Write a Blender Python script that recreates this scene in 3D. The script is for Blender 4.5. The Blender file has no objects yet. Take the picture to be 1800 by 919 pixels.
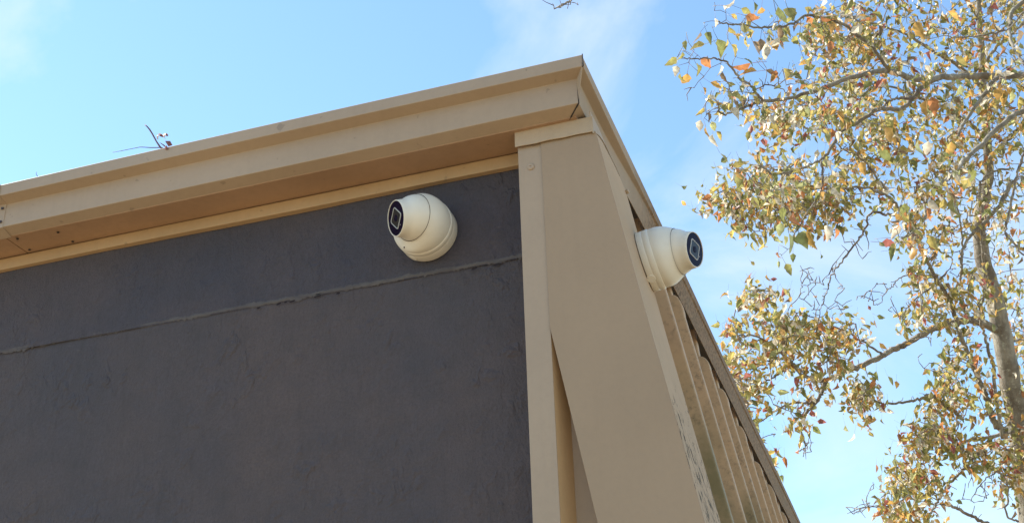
import bpy, bmesh, math, random
import numpy as np
from mathutils import Vector, Matrix

random.seed(7)
rng = np.random.default_rng(11)
S = bpy.context.scene
COL = S.collection

# ------------------------------------------------------------------ camera
F_PX = 2191.0                       # focal length in photo pixels (1800 wide)
CAM = np.array([0.0, -2.0, 1.6])
YAW, PITCH, ROLL = -0.30296, 0.482896, -0.035691
_fw = np.array([math.sin(YAW)*math.cos(PITCH), math.cos(YAW)*math.cos(PITCH), math.sin(PITCH)])
_rt = np.array([math.cos(YAW), -math.sin(YAW), 0.0])
_up = np.cross(_rt, _fw)
RT = math.cos(ROLL)*_rt + math.sin(ROLL)*_up
UP = math.cos(ROLL)*_up - math.sin(ROLL)*_rt
FW = _fw
cd = bpy.data.cameras.new('camera')
cam = bpy.data.objects.new('camera', cd); COL.objects.link(cam)
cd.sensor_width = 36.0; cd.lens = 36.0*F_PX/1800.0
cd.clip_start = 0.05; cd.clip_end = 2000
M = Matrix(((RT[0], UP[0], -FW[0], CAM[0]), (RT[1], UP[1], -FW[1], CAM[1]),
            (RT[2], UP[2], -FW[2], CAM[2]), (0, 0, 0, 1)))
cam.matrix_world = M
S.camera = cam

# ------------------------------------------------------------------ sky and sun
SUN_AZ = math.radians(-88)          # from +Y towards +X
SUN_EL = math.radians(46)
W = bpy.data.worlds.new('World'); S.world = W; W.use_nodes = True
nt = W.node_tree; nt.nodes.clear()
N = nt.nodes.new; L = nt.links.new
out = N('ShaderNodeOutputWorld'); bg = N('ShaderNodeBackground')
sky = N('ShaderNodeTexSky'); sky.sky_type = 'NISHITA'; sky.sun_disc = False
sky.sun_elevation = SUN_EL; sky.sun_rotation = SUN_AZ
sky.air_density = 1.0; sky.dust_density = 0.05; sky.ozone_density = 2.0
tc = N('ShaderNodeTexCoord')
mp = N('ShaderNodeMapping'); mp.inputs['Scale'].default_value = (1.6, 3.0, 2.4); mp.inputs['Rotation'].default_value = (0.3, 0.5, 0.6)
mp.inputs['Location'].default_value = (49.78, 4.7, 3.7)
n1 = N('ShaderNodeTexNoise'); n1.inputs['Scale'].default_value = 1.9; n1.inputs['Detail'].default_value = 7; n1.inputs['Roughness'].default_value = 0.56
n1.inputs['Distortion'].default_value = 0.5
cr = N('ShaderNodeValToRGB'); cr.color_ramp.elements[0].position = 0.47; cr.color_ramp.elements[1].position = 0.70
cr.color_ramp.elements[1].color = (0.6, 0.6, 0.6, 1)
mx = N('ShaderNodeMix'); mx.data_type = 'RGBA'; mx.inputs['B'].default_value = (3.3, 3.5, 3.6, 1)
L(tc.outputs['Generated'], mp.inputs['Vector']); L(mp.outputs['Vector'], n1.inputs['Vector'])
L(n1.outputs['Fac'], cr.inputs['Fac']); L(cr.outputs['Color'], mx.inputs['Factor'])
tn = N('ShaderNodeMix'); tn.data_type = 'RGBA'; tn.blend_type = 'MULTIPLY'; tn.inputs['Factor'].default_value = 1; tn.inputs['B'].default_value = (.96, 1.04, 1.0, 1)
L(sky.outputs['Color'], tn.inputs['A']); L(tn.outputs['Result'], mx.inputs['A']); L(mx.outputs['Result'], bg.inputs['Color'])
bg.inputs['Strength'].default_value = 0.15
L(bg.outputs['Background'], out.inputs['Surface'])

sd = bpy.data.lights.new('sun', 'SUN'); sd.energy = 5.0; sd.angle = math.radians(0.53); sd.color = (1.0, 0.95, 0.86)
sun = bpy.data.objects.new('sun', sd); COL.objects.link(sun)
sdir = Vector((math.sin(SUN_AZ)*math.cos(SUN_EL), math.cos(SUN_AZ)*math.cos(SUN_EL), math.sin(SUN_EL)))
sun.rotation_euler = sdir.to_track_quat('Z', 'Y').to_euler()
sun.location = (-3, 3, 12)

S.view_settings.view_transform = 'Standard'; S.view_settings.look = 'None'
S.view_settings.gamma = 1.0; S.view_settings.use_curve_mapping = False
S.view_settings.exposure = 1.1
S.cycles.max_bounces = 8; S.cycles.transparent_max_bounces = 8

# ------------------------------------------------------------------ helpers
def at(px, py, depth):
    """world point seen at photo pixel (px, py), depth metres along the camera axis"""
    return CAM + depth*(FW + RT*(px-900.0)/F_PX - UP*(py-459.5)/F_PX)

def link(name, me, mat=None, parent=None, smooth=False):
    if mat is not None:
        me.materials.append(mat)
    o = bpy.data.objects.new(name, me); COL.objects.link(o)
    if parent is not None: o.parent = parent
    if smooth:
        for p in me.polygons: p.use_smooth = True
    return o

def mesh(name, v, f):
    me = bpy.data.meshes.new(name); me.from_pydata([tuple(map(float, p)) for p in v], [], f); me.update(); return me

def from_bm(name, bm, mat=None, parent=None, smooth=False):
    bmesh.ops.recalc_face_normals(bm, faces=bm.faces[:])
    me = bpy.data.meshes.new(name); bm.to_mesh(me); bm.free()
    return link(name, me, mat, parent, smooth)

def bevel(o, w, seg=2, ang=30):
    m = o.modifiers.new('bevel', 'BEVEL'); m.width = w; m.segments = seg; m.limit_method = 'ANGLE'; m.angle_limit = math.radians(ang)
    m.harden_normals = False
    return o

def box(name, x0, x1, y0, y1, z0, z1, mat, parent, bw=0):
    v = [(x0,y0,z0),(x1,y0,z0),(x1,y1,z0),(x0,y1,z0),(x0,y0,z1),(x1,y0,z1),(x1,y1,z1),(x0,y1,z1)]
    f = [(0,3,2,1),(4,5,6,7),(0,1,5,4),(1,2,6,5),(2,3,7,6),(3,0,4,7)]
    o = link(name, mesh(name, v, f), mat, parent)
    if bw: bevel(o, bw)
    return o

def prism(name, poly, axis, a0, a1, mat, parent, bw=0):
    """poly in the two other axes, extruded along axis ('x' -> (y,z), 'y' -> (x,z))"""
    bm = bmesh.new()
    def P(p, a): return (a, p[0], p[1]) if axis == 'x' else (p[0], a, p[1])
    A = [bm.verts.new(P(p, a0)) for p in poly]; B = [bm.verts.new(P(p, a1)) for p in poly]
    n = len(poly)
    bm.faces.new(A); bm.faces.new(B[::-1])
    for i in range(n): bm.faces.new((A[i], A[(i+1) % n], B[(i+1) % n], B[i]))
    o = from_bm(name, bm, mat, parent)
    if bw: bevel(o, bw)
    return o

def sweep(name, sections, mat, parent, closed=True, caps=True, smooth=False):
    """loft a list of equally long point loops"""
    bm = bmesh.new()
    R = [[bm.verts.new(tuple(map(float, p))) for p in s] for s in sections]
    n = len(R[0])
    for a, b in zip(R[:-1], R[1:]):
        for i in range(n if closed else n-1):
            bm.faces.new((a[i], a[(i+1) % n], b[(i+1) % n], b[i]))
    if caps and closed:
        bm.faces.new(R[0][::-1]); bm.faces.new(R[-1])
    return from_bm(name, bm, mat, parent, smooth)

def frame(n):
    n = Vector(n).normalized(); a = Vector((0,0,1)) if abs(n.z) < .9 else Vector((1,0,0))
    u = a.cross(n).normalized(); return u, n.cross(u), n

def lathe(name, prof, org, axis, mat, parent, seg=64, smooth=True, sharp=35):
    u, v, n = frame(axis); org = Vector(org)
    bm = bmesh.new(); rings = []
    for r, h in prof:
        if r < 1e-6: rings.append([bm.verts.new(org+n*h)])
        else: rings.append([bm.verts.new(org+n*h+(u*math.cos(t)+v*math.sin(t))*r) for t in [2*math.pi*i/seg for i in range(seg)]])
    for a, b in zip(rings[:-1], rings[1:]):
        if len(a) == 1 and len(b) == 1: continue
        for i in range(seg):
            j = (i+1) % seg
            if len(a) == 1: bm.faces.new((a[0], b[i], b[j]))
            elif len(b) == 1: bm.faces.new((a[i], a[j], b[0]))
            else: bm.faces.new((a[i], a[j], b[j], b[i]))
    o = from_bm(name, bm, mat, parent, smooth)
    o.data.set_sharp_from_angle(angle=math.radians(sharp))
    return o

def empty(name, loc, label, cat, group=None):
    o = bpy.data.objects.new(name, None); COL.objects.link(o); o.location = loc; o.empty_display_size = .05
    o['label'] = label; o['category'] = cat
    if group: o['group'] = group
    return o

def settle(o):
    """keep children where they were modelled (world coordinates) under a displaced empty"""
    bpy.context.view_layer.update()
    inv = o.matrix_world.inverted()
    for c in o.children: c.matrix_parent_inverse = inv

def tube(pts, rad, sides=6, jit=0.0):
    """vertices, faces of a tapered tube along pts"""
    pts = np.asarray(pts, float); n = len(pts)
    T = np.gradient(pts, axis=0); T /= np.linalg.norm(T, axis=1)[:, None]+1e-12
    ref = np.array([.3, .2, .93]); V = []; Fc = []
    for i in range(n):
        u = np.cross(T[i], ref); u /= np.linalg.norm(u)+1e-9; w = np.cross(T[i], u)
        for k in range(sides):
            a = 2*math.pi*k/sides
            r = rad[i]*(1+jit*(rng.random()-.5))
            V.append(pts[i]+(u*math.cos(a)+w*math.sin(a))*r)
    for i in range(n-1):
        for k in range(sides):
            k2 = (k+1) % sides
            Fc.append((i*sides+k, i*sides+k2, (i+1)*sides+k2, (i+1)*sides+k))
    Fc.append(tuple(range(sides))[::-1]); Fc.append(tuple(range((n-1)*sides, n*sides)))
    return V, Fc

# ------------------------------------------------------------------ materials
def mat(name, col, rough=.55, spec=.3, metallic=0):
    m = bpy.data.materials.new(name); m.use_nodes = True
    b = m.node_tree.nodes['Principled BSDF']
    b.inputs['Base Color'].default_value = (*col, 1); b.inputs['Roughness'].default_value = rough
    b.inputs['Specular IOR Level'].default_value = spec; b.inputs['Metallic'].default_value = metallic
    return m

class NB:
    def __init__(s, m): s.m = m; s.t = m.node_tree; s.b = s.t.nodes['Principled BSDF']
    def n(s, k): return s.t.nodes.new(k)
    def l(s, a, b): s.t.links.new(a, b)
    def coord(s, scale=(1,1,1), rot=(0,0,0)):
        tc = s.n('ShaderNodeTexCoord'); mp = s.n('ShaderNodeMapping'); mp.inputs['Scale'].default_value = scale; mp.inputs['Rotation'].default_value = rot
        s.l(tc.outputs['Object'], mp.inputs['Vector']); return mp.outputs['Vector']
    def noise(s, vec, sc, det=5, rough=.55, dist=0):
        n = s.n('ShaderNodeTexNoise'); n.inputs['Scale'].default_value = sc; n.inputs['Detail'].default_value = det
        n.inputs['Roughness'].default_value = rough; n.inputs['Distortion'].default_value = dist
        s.l(vec, n.inputs['Vector']); return n.outputs['Fac']
    def ramp(s, fac, p0, p1, c0=(0,0,0), c1=(1,1,1)):
        r = s.n('ShaderNodeValToRGB'); r.color_ramp.elements[0].position = p0; r.color_ramp.elements[1].position = p1
        r.color_ramp.elements[0].color = (*c0, 1); r.color_ramp.elements[1].color = (*c1, 1)
        s.l(fac, r.inputs['Fac']); return r.outputs['Color']
    def mix(s, fac, a, b, mode='MIX'):
        m = s.n('ShaderNodeMix'); m.data_type = 'RGBA'; m.blend_type = mode
        for sock, v in ((m.inputs['Factor'], fac), (m.inputs['A'], a), (m.inputs['B'], b)):
            if isinstance(v, tuple): sock.default_value = (*v, 1)
            elif isinstance(v, (int, float)): sock.default_value = v
            else: s.l(v, sock)
        return m.outputs['Result']
    def math(s, op, a, b):
        m = s.n('ShaderNodeMath'); m.operation = op
        for sock, v in zip(m.inputs, (a, b)):
            if isinstance(v, (int, float)): sock.default_value = v
            else: s.l(v, sock)
        return m.outputs[0]
    def sep(s, vec):
        n = s.n('ShaderNodeSeparateXYZ'); s.l(vec, n.inputs[0]); return n.outputs
    def mrange(s, v, a, b):
        n = s.n('ShaderNodeMapRange'); n.inputs['From Min'].default_value = a; n.inputs['From Max'].default_value = b; s.l(v, n.inputs['Value']); return n.outputs['Result']
    def color(s, c): s.l(c, s.b.inputs['Base Color'])
    def bump(s, h, strength=.3, dist=.002):
        n = s.n('ShaderNodeBump'); n.inputs['Strength'].default_value = strength; n.inputs['Distance'].default_value = dist
        s.l(h, n.inputs['Height']); s.l(n.outputs['Normal'], s.b.inputs['Normal'])

TAN = (.372, .274, .186)
def paint(name, col, dirt=.35, dcol=None, rough=.5):
    """painted sheet metal with faint chalking, dust film and fine orange-peel"""
    m = mat(name, col, rough, .35); q = NB(m)
    v = q.coord()
    big = q.ramp(q.noise(v, 5, 6, .6), .35, .75)
    fine = q.ramp(q.noise(v, 90, 4, .65), .45, .8)
    d = dcol or tuple(c*.72 for c in col)
    c = q.mix(q.math('MULTIPLY', big, dirt), col, d)
    c = q.mix(q.math('MULTIPLY', fine, dirt*.5), c, tuple(x*.62 for x in col))
    run = q.ramp(q.noise(q.coord((26, 26, 1.3)), 1.7, 5, .6, .2), .5, .78)      # rain runs
    c = q.mix(q.math('MULTIPLY', run, dirt*.55), c, tuple(x*.7 for x in col))
    fade = q.ramp(q.noise(v, 1.7, 3, .5), .4, .7)
    c = q.mix(q.math('MULTIPLY', fade, .22), c, tuple(min(1, x*1.22+.02) for x in col))
    spots = q.ramp(q.noise(v, 38, 2, .5), .735, .76)
    c = q.mix(q.math('MULTIPLY', spots, .45), c, tuple(x*.45 for x in col))
    q.color(c); q.bump(q.math('ADD', q.noise(v, 260, 2), q.math('MULTIPLY', q.noise(v, 9, 3), 6)), .25, .0008)
    return m
M_tan = paint('tan_painted_metal', TAN)
M_trim = paint('ochre_painted_timber', (.43, .28, .145), .5)
M_ochre = paint('bright_ochre_paint', (.52, .33, .165), .35)  # brighter, more orange than the flange tan
M_soffit = paint('brown_painted_soffit', (.385, .235, .135), .7)
M_cap = paint('faded_tan_flashing', (.43, .31, .195), .55, (.33, .255, .17))
M_panel = paint('tan_panel', (.325, .226, .138), .3)
M_void = mat('dark_cavity_shade', (.03, .024, .026), .9, .1)  # near-black painted in for shade of the eave void and the pits
M_seam = mat('gap_and_hole_shade', (.035, .028, .025), .7, .2)  # near-black stands in for shade in the mitre gap and nail holes
M_screw = mat('dark_screw', (.05, .045, .06), .45, .5)

# fascia that turns grey and lichen-speckled away from the corner
M_side = mat('weathered_fascia_paint', TAN, .7, .12)
q = NB(M_side); v = q.coord(); y = q.sep(v)[1]
clean = q.mix(q.math('MULTIPLY', q.ramp(q.noise(v, 6, 5), .4, .7), .3), TAN, (.26, .215, .155))
sp = q.ramp(q.noise(v, 120, 6, .75), .4, .62)
wthr = q.mix(sp, (.31, .20, .115), (.11, .07, .04))
wthr = q.mix(q.ramp(q.noise(v, 26, 5, .7), .5, .68), wthr, (.20, .145, .09))
edge = q.math('ADD', y, q.math('MULTIPLY', q.noise(v, 9, 4), .3))
q.color(q.mix(q.mrange(edge, .42, .62), clean, wthr)); q.bump(q.noise(v, 150, 5, .7), .35, .001)

# corner strip with paint flaking off in long streaks low down
M_strip = mat('flaking_paint_strip', TAN, .7, .06)
q = NB(M_strip); v = q.coord(); z = q.sep(v)[2]
base = q.mix(q.math('MULTIPLY', q.ramp(q.noise(v, 7, 5), .4, .75), .3), (.46, .325, .21), (.38, .265, .165))
vs = q.coord((70, 34, 16), (0, .166, 0))
fl = q.noise(vs, 1.6, 6, .72, .6)
lim = q.mrange(z, 2.62, 2.28)          # more flakes towards the foot of the strip
th = q.math('SUBTRACT', .76, q.math('MULTIPLY', lim, .215))
flk = q.math('GREATER_THAN', fl, th)
c = q.mix(flk, base, (.075, .058, .036))
film = q.math('MULTIPLY', q.ramp(q.noise(v, 22, 5, .7), .42, .7), lim)
q.color(q.mix(q.math('MULTIPLY', film, .35), c, (.27, .205, .135)))
q.bump(q.math('SUBTRACT', 0, flk), .4, .0008)

# ribbed cladding with green algae film low on the wall
M_rib = mat('ribbed_cladding_paint', TAN, .55, .3)
q = NB(M_rib); v = q.coord(); xyz = q.sep(v)
base = q.mix(q.math('MULTIPLY', q.ramp(q.noise(v, 8, 5, .6), .38, .72), .5), (.52, .345, .195), (.40, .27, .16))
alg = q.math('MULTIPLY', q.ramp(q.noise(v, 4.5, 6, .65, .3), .36, .56), q.mrange(xyz[2], 2.66, 2.40))
c = q.mix(q.math('MULTIPLY', alg, .8), base, (.17, .145, .06))
drt = q.ramp(q.noise(v, 75, 6, .75), .5, .72)
c = q.mix(q.math('MULTIPLY', q.math('MULTIPLY', drt, q.ramp(q.noise(v, 6, 3), .38, .60)), .85), c, (.09, .075, .045))
q.color(c); q.bump(q.noise(v, 130, 5, .7), .25, .0008)

# dark trowelled wall coating
def wallmat(name, col, seed):
    m = mat(name, col, .62, .28); q = NB(m)
    v = q.coord(); v2 = q.coord((1.0, 1.0, .45))
    big = q.ramp(q.noise(v, 2.3+seed, 6, .6), .35, .7)
    c = q.mix(big, tuple(x*k for x, k in zip(col, (1.20, 1.06, .98))), tuple(x*k for x, k in zip(col, (.74, .82, .96))))
    c = q.mix(q.math('MULTIPLY', q.ramp(q.noise(v, 17, 7, .7), .4, .72), .5), c, tuple(x*.68 for x in col))
    grain = q.ramp(q.noise(v, 210, 4, .8), .38, .66)
    c = q.mix(q.math('MULTIPLY', grain, .45), c, tuple(x*.55 for x in col))
    st = q.ramp(q.noise(q.coord((30, 30, 5)), 1.3, 5, .7, .4), .55, .74)
    c = q.mix(q.math('MULTIPLY', st, .35), c, tuple(x*.5 for x in col))
    sc = q.ramp(q.noise(q.coord((9, 9, 30), (0, .5, 0)), 2.1, 6, .75), .62, .72)
    c = q.mix(q.math('MULTIPLY', sc, .3), c, tuple(min(1, x*1.7) for x in col))
    q.color(c)
    patch = q.ramp(q.noise(v, 5.5, 4, .55), .42, .66)        # rougher trowelled patches
    h = q.math('ADD', q.math('MULTIPLY', q.noise(v2, 24, 8, .72, .2), .9), q.math('MULTIPLY', q.noise(v, 120, 5, .75), .55))
    ridge = q.ramp(q.noise(q.coord((1, 1, .7), (.2, .5, .1)), 30, 3, .55, .35), .52, .75)
    q.bump(q.math('ADD', h, q.math('MULTIPLY', q.math('MULTIPLY', ridge, patch), 1.0)), .9, .013)
    return m
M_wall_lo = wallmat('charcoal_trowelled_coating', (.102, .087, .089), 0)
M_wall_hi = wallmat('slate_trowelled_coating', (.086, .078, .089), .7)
M_joint = mat('grey_joint_sealant', (.11, .10, .09), .8, .15)
q = NB(M_joint); v = q.coord((1, 1, 2.5))
hole = q.ramp(q.noise(v, 55, 4, .6, .4), .70, .73)
c = q.mix(q.ramp(q.noise(v, 22, 6, .7), .35, .65), (.138, .125, .120), (.098, .086, .087))
q.color(q.mix(hole, c, (.02, .02, .022))); q.bump(q.math('SUBTRACT', q.noise(v, 60, 6, .75), hole), .9, .006)

M_cream = mat('cream_white_plastic', (.68, .625, .52), .38, .4)
q = NB(M_cream); v = q.coord()
d = q.ramp(q.noise(v, 30, 6, .65), .5, .8)
q.color(q.mix(q.math('MULTIPLY', d, .25), (.68, .625, .52), (.54, .475, .37))); q.bump(q.noise(v, 700, 2), .05, .0003)
M_glass = mat('black_face_glass', (.010, .007, .020), .15, .04)
M_lens = mat('dark_lens_window', (.03, .03, .03), .10, .15)
M_gap = mat('dark_gap_shade', (.10, .08, .065), .7, .2)  # dark tone painted in for the shaded gap round the eyeball
M_line = mat('white_printed_outline', (.42, .41, .38), .4, .3)
M_deck = paint('grey_roof_membrane', (.25, .24, .23), .5)

M_ground = mat('dry_grass_and_soil', (.3, .24, .15), .95, .1)
q = NB(M_ground); v = q.coord()
c = q.mix(q.ramp(q.noise(v, .6, 8, .65), .35, .65), (.35, .27, .175), (.24, .19, .115))
q.color(q.mix(q.ramp(q.noise(v, 14, 6, .7), .45, .7), c, (.39, .30, .195))); q.bump(q.noise(v, 30, 6), .6, .05)

# ------------------------------------------------------------------ ground
g = link('ground', mesh('ground', [(-400,-400,0),(400,-400,0),(400,400,0),(-400,400,0)], [(0,1,2,3)]), M_ground)
g['kind'] = 'structure'

# ------------------------------------------------------------------ building
B = empty('building', (-2.2, 2.5, 0), 'building corner with tan metal eaves, dark trowelled wall and ribbed side cladding', 'building')
ZS = 2.930                      # soffit height
XL, YB = -4.2, 6.0              # far left end, back
KS, BS = -.168, .059            # leaning side face: x = KS*z + BS
xs = lambda z: KS*z + BS

# dark wall: upper course sits slightly proud of the lower one
def wall_sheet(name, z0, z1, y, mt, seed):
    nx, nz = 150, max(3, int((z1-z0)/.03))
    r = np.random.default_rng(seed)
    V = []; Fc = []
    gx = np.linspace(XL, -.53, nx); gz = np.linspace(z0, z1, nz)
    ph = r.random(8)*6
    for z in gz:
        for x in gx:
            w = .0012*math.sin(5.1*x+ph[0]+1.3*math.sin(3*z+ph[1]))+.0009*math.sin(11*z+ph[2]+2*math.sin(4*x+ph[3]))+.0004*math.sin(31*x+ph[4]+17*z)
            V.append((x, y+w, z))
    for i in range(nz-1):
        for j in range(nx-1):
            a = i*nx+j; Fc.append((a, a+1, a+nx+1, a+nx))
    return link(name, mesh(name, V, Fc), mt, B, True)
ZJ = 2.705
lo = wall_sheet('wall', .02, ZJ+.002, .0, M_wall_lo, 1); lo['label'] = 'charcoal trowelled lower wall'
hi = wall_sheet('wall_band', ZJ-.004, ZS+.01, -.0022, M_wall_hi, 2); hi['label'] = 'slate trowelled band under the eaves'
# ragged sealant along the joint
def joint():
    n = 1500; V = []; Fc = []
    r = np.random.default_rng(5); e = np.cumsum(r.normal(0, 1, n)); e -= np.linspace(e[0], e[-1], n)
    e = (e-e.mean())/e.std()
    up = .0036+.0020*(.5*np.convolve(r.normal(0,1,n), np.ones(9)/3, 'same')+.5*r.normal(0,1,n)); dn = .0046+.0024*(.5*np.convolve(r.normal(0,1,n), np.ones(12)/3.4, 'same')+.6*r.normal(0,1,n))
    for i, x in enumerate(np.linspace(XL, -.55, n)):
        zc = ZJ + .0004*e[i]
        for k, (dz, dy) in enumerate(((max(up[i], .002), -.0024), (max(up[i], .002)*.45, -.0034), (-.001, -.0034+.0003*r.normal()), (-max(dn[i], .003)*.6, -.0028), (-max(dn[i], .003), -.0014))):
            V.append((x, dy, zc+dz))
    for i in range(n-1):
        for k in range(4):
            a = i*5+k; Fc.append((a, a+5, a+6, a+1))
    return link('joint_sealant', mesh('joint_sealant', V, Fc), M_joint, B, True)
joint()
# pits torn out of the sealant
pr = np.random.default_rng(21)
for px_, w_ in ((-1.115,.005),(-1.10,.003),(-1.085,.006),(-1.03,.008),(-.985,.004),(-1.16,.004),(-.70,.006),(-.655,.008)):
    zc = ZJ-.009+pr.normal()*.0015
    v = []
    for k in range(8):
        a = 2*math.pi*k/8; v.append((px_+w_*math.cos(a)*(1+.3*pr.random()), -.0046+.0004*k/8, zc+.0016*math.sin(a)*(1+.5*pr.random())+.18*w_*math.cos(a)))
    link('sealant_pit', mesh('sealant_pit', v, [tuple(range(8))]), M_void, B)

# trim board and soffit
def wob(x, s, a): return a*(math.sin(3.7*x+s)+.6*math.sin(9.1*x+2.3*s))
nx = 48
def xrun(x0, x1, n=nx): return [x0+(x1-x0)*i/n for i in range(n+1)]
sec = []
for x in xrun(XL, -.545):
    w = wob(x, 1., .0009)
    sec.append([(x, -.016, ZS-.030+w), (x, -.016, ZS-.0028+w*.4), (x, .01, ZS-.0028+w*.4), (x, .01, ZS-.030+w)])
bevel(sweep('trim_board', sec, M_trim, B), .0012)
def soffit(x0, x1, dz):
    sec = []
    for x in xrun(x0, x1):
        w = wob(x, 2., .0006)
        sec.append([(x, -.002, ZS+dz+w), (x, -.090, ZS+dz+w), (x, -.090, ZS+.012), (x, -.002, ZS+.012)])
    return sweep('soffit_panel', sec, M_soffit, B)
sf = soffit(-1.741, -.46, 0); soffit(XL, -1.743, -.0004)
for hx, hy in ((-1.719,-.078),(-1.727,-.027),(-1.622,-.070),(-1.618,-.024)):
    lathe('nail_hole', [(0,0),(.0024,.0002),(.0032,.0016),(.0001,.0018)], (hx, hy, ZS-.0022), (0,0,1), M_seam, sf, 10)

# fascia: C bottom of face, D top of face, E lip bottom, F lip top
PROF = [(-.086, 2.9305), (-.118, 2.9400), (-.1185, 2.9950), (-.1450, 3.0025), (-.1455, 3.0290)]
CX   = [-.474, -.4465, -.4460, -.4270, -.4270]      # mitre position of each profile point
T = .0012
def fascia_front(x0, x1, proud, mitre, s):
    sec = []
    n = 60
    for i in range(n+1):
        t = i/n; loop = []
        for k, (y, z) in enumerate(PROF):
            xe = (CX[k]-.0007) if mitre else x1
            x = x0+(xe-x0)*t
            wy = wob(x, s+k*.7, .0006); wz = wob(x, s+2+k*.9, .0005)
            loop.append((x, y-proud+wy, z+wz-(proud if k in (0, 1, 3) else 0)))
        back = []
        for k in range(len(PROF)-1, -1, -1):
            x, y, z = loop[k]; back.append((x, y+T*2.2, z+(T*2 if k < 4 else 0)))
        sec.append(loop+back)
    o = sweep('fascia', sec, M_tan, B)
    return bevel(o, .0011, 2, 20)
fr = fascia_front(-1.738, 0, 0, True, .3)
fl_ = fascia_front(XL, -1.727, .0016, False, .9)
def screw(loc, axis, r, mt, parent, name='screw'):
    o = lathe(name, [(0,0),(r,0),(r,.0012),(r*.75,.0026),(r*.25,.0028),(r*.2,.0018),(0,.0018)], loc, axis, mt, parent, 18)
    return o
screw((-1.7315, -.1475, 3.019), (0,-1,0), .0032, M_screw, fl_)
screw((-1.7345, -.1205, 2.985), (0,-1,0), .0032, M_screw, fl_)
screw((-1.7335, -.1205, 2.952), (0,-1,0), .0032, M_screw, fl_)
DR = .0013                       # side eave runs very nearly square to the front
def sx(x, y): return x + DR*(y+.12)
# mirrored profile for the side eave: (offset outwards from face, z)
def fascia_side(y0s, y1, idx, name, s, mt):
    sec = []; n = 70
    for i in range(n+1):
        t = (i/n)**1.4; loop = []
        for k in idx:
            ys = PROF[k][0]+.0007 if y0s is None else y0s
            y = ys+(y1-ys)*t
            z = PROF[k][1]+wob(y, s+k, .0007)
            w_ = min(1, max(0, y/.5)); w_ = w_*w_*(3-2*w_)      # lip flattens away from the corner
            x_ = sx(CX[k], y)
            if k == 2: x_ += .0155*w_; z += .006*w_
            if k == 1: x_ += .0045*w_; z += .010*w_
            loop.append((x_+wob(y, s+k*.8, .0006), y, z))
        back = [(x-T*2.2, y, z+(T*2 if idx[len(idx)-1-j] < 4 else 0)) for j, (x, y, z) in enumerate(loop[::-1])]
        sec.append(loop+back)
    return bevel(sweep(name, sec, mt, B), .0011, 2, 20)
fs = fascia_side(None, YB, [1, 2, 3, 4], 'fascia', 1.7, M_side)
fascia_side(None, .12, [0, 1], 'fascia_return', 2.2, M_tan)
# added dark bead down the mitred corner, coloured as the shade in its gap
cpts = [(CX[k]+.0002, PROF[k][0]-.0002, PROF[k][1]) for k in range(5)]
pp = []
for a, b in zip(cpts[:-1], cpts[1:]):
    for i in range(6): pp.append(np.array(a)+(np.array(b)-np.array(a))*i/6)
pp.append(np.array(cpts[-1]))
Vt, Ft = tube(pp, [.0010+.0005*rng.random() for _ in pp], 7)
link('mitre_gap_line', mesh('mitre_gap_line', Vt, Ft), M_seam, B, True)
lathe('sealant_blob', [(0,0),(.002,.0008),(.0028,.003),(.0018,.005),(0,.0056)], (CX[2]+.001, PROF[2][0]+.001, PROF[2][1]-.001), (.5,-1,-.3), paint('yellowed_sealant',(.42,.31,.12)), B, 12)

# roof deck and the other walls
sweep('roof', [[(XL, y, 3.006), (sx(-.4475, y), y, 3.006), (sx(-.4475, y), y, 3.022), (XL, y, 3.022)] for y in (-.113, YB)], M_deck, B)
box('side_wall', -.66, -.63, .05, YB, .02, 3.004, M_void, B)  # dark backing: the void's shade is put into its colour
box('end_wall', XL, XL+.05, .02, YB, .02, 2.99, M_tan, B)
box('back_wall', XL+.06, -.67, YB-.05, YB, .02, 2.99, M_tan, B)

# corner casing: flange, its return, recessed back plate
YP = -.074; YR = -.030      # casing front, recessed plate
prism('corner_flange', [(-.5825, .0), (-.5352, .0), (-.5352, 2.9), (-.5825, 2.9)], 'y', YP, YP+.002, M_tan, B, .0008)
box('flange_return', -.5825, -.5805, YP+.0021, .004, 0, 2.9, M_tan, B)
sweep('flange_return', [[(-.5372, YP+.0021, z), (-.5352, YP+.0021, z), (-.5195, YR+.0005, z), (-.5215, YR+.0005, z)] for z in (0, 2.9)], M_ochre, B)
prism('back_plate', [(-.535, .3), (xs(.3)-.02, .3), (xs(2.88)-.02, 2.88), (-.535, 2.88)], 'y', YR+.0007, YR+.003, M_panel, B)
screw((-.558, YP-.0002, 2.851), (0,-1,0), .0072, M_tan, B)
# leaning end panel
zt = 2.900; k2 = -.178
xl = lambda z: -.5358 + (2.513-z)*(-k2)
zb = .3
poly = [(-.5358, zt), (-.5358, 2.513), (xl(zb), zb), (xs(zb), zb), (xs(zt), zt)]
pan = prism('end_panel', poly, 'y', YP-.003, YP-.0012, M_panel, B, .0008)
# underside of the leaning box
v = [(-.534, YP, 2.505), (xl(zb)+.002, YP, zb), (xl(zb)+.002, YR, zb), (-.534, YR, 2.505)]
link('casing_underside', mesh('casing_underside', v, [(0,1,2,3)]), M_panel, B)
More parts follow.
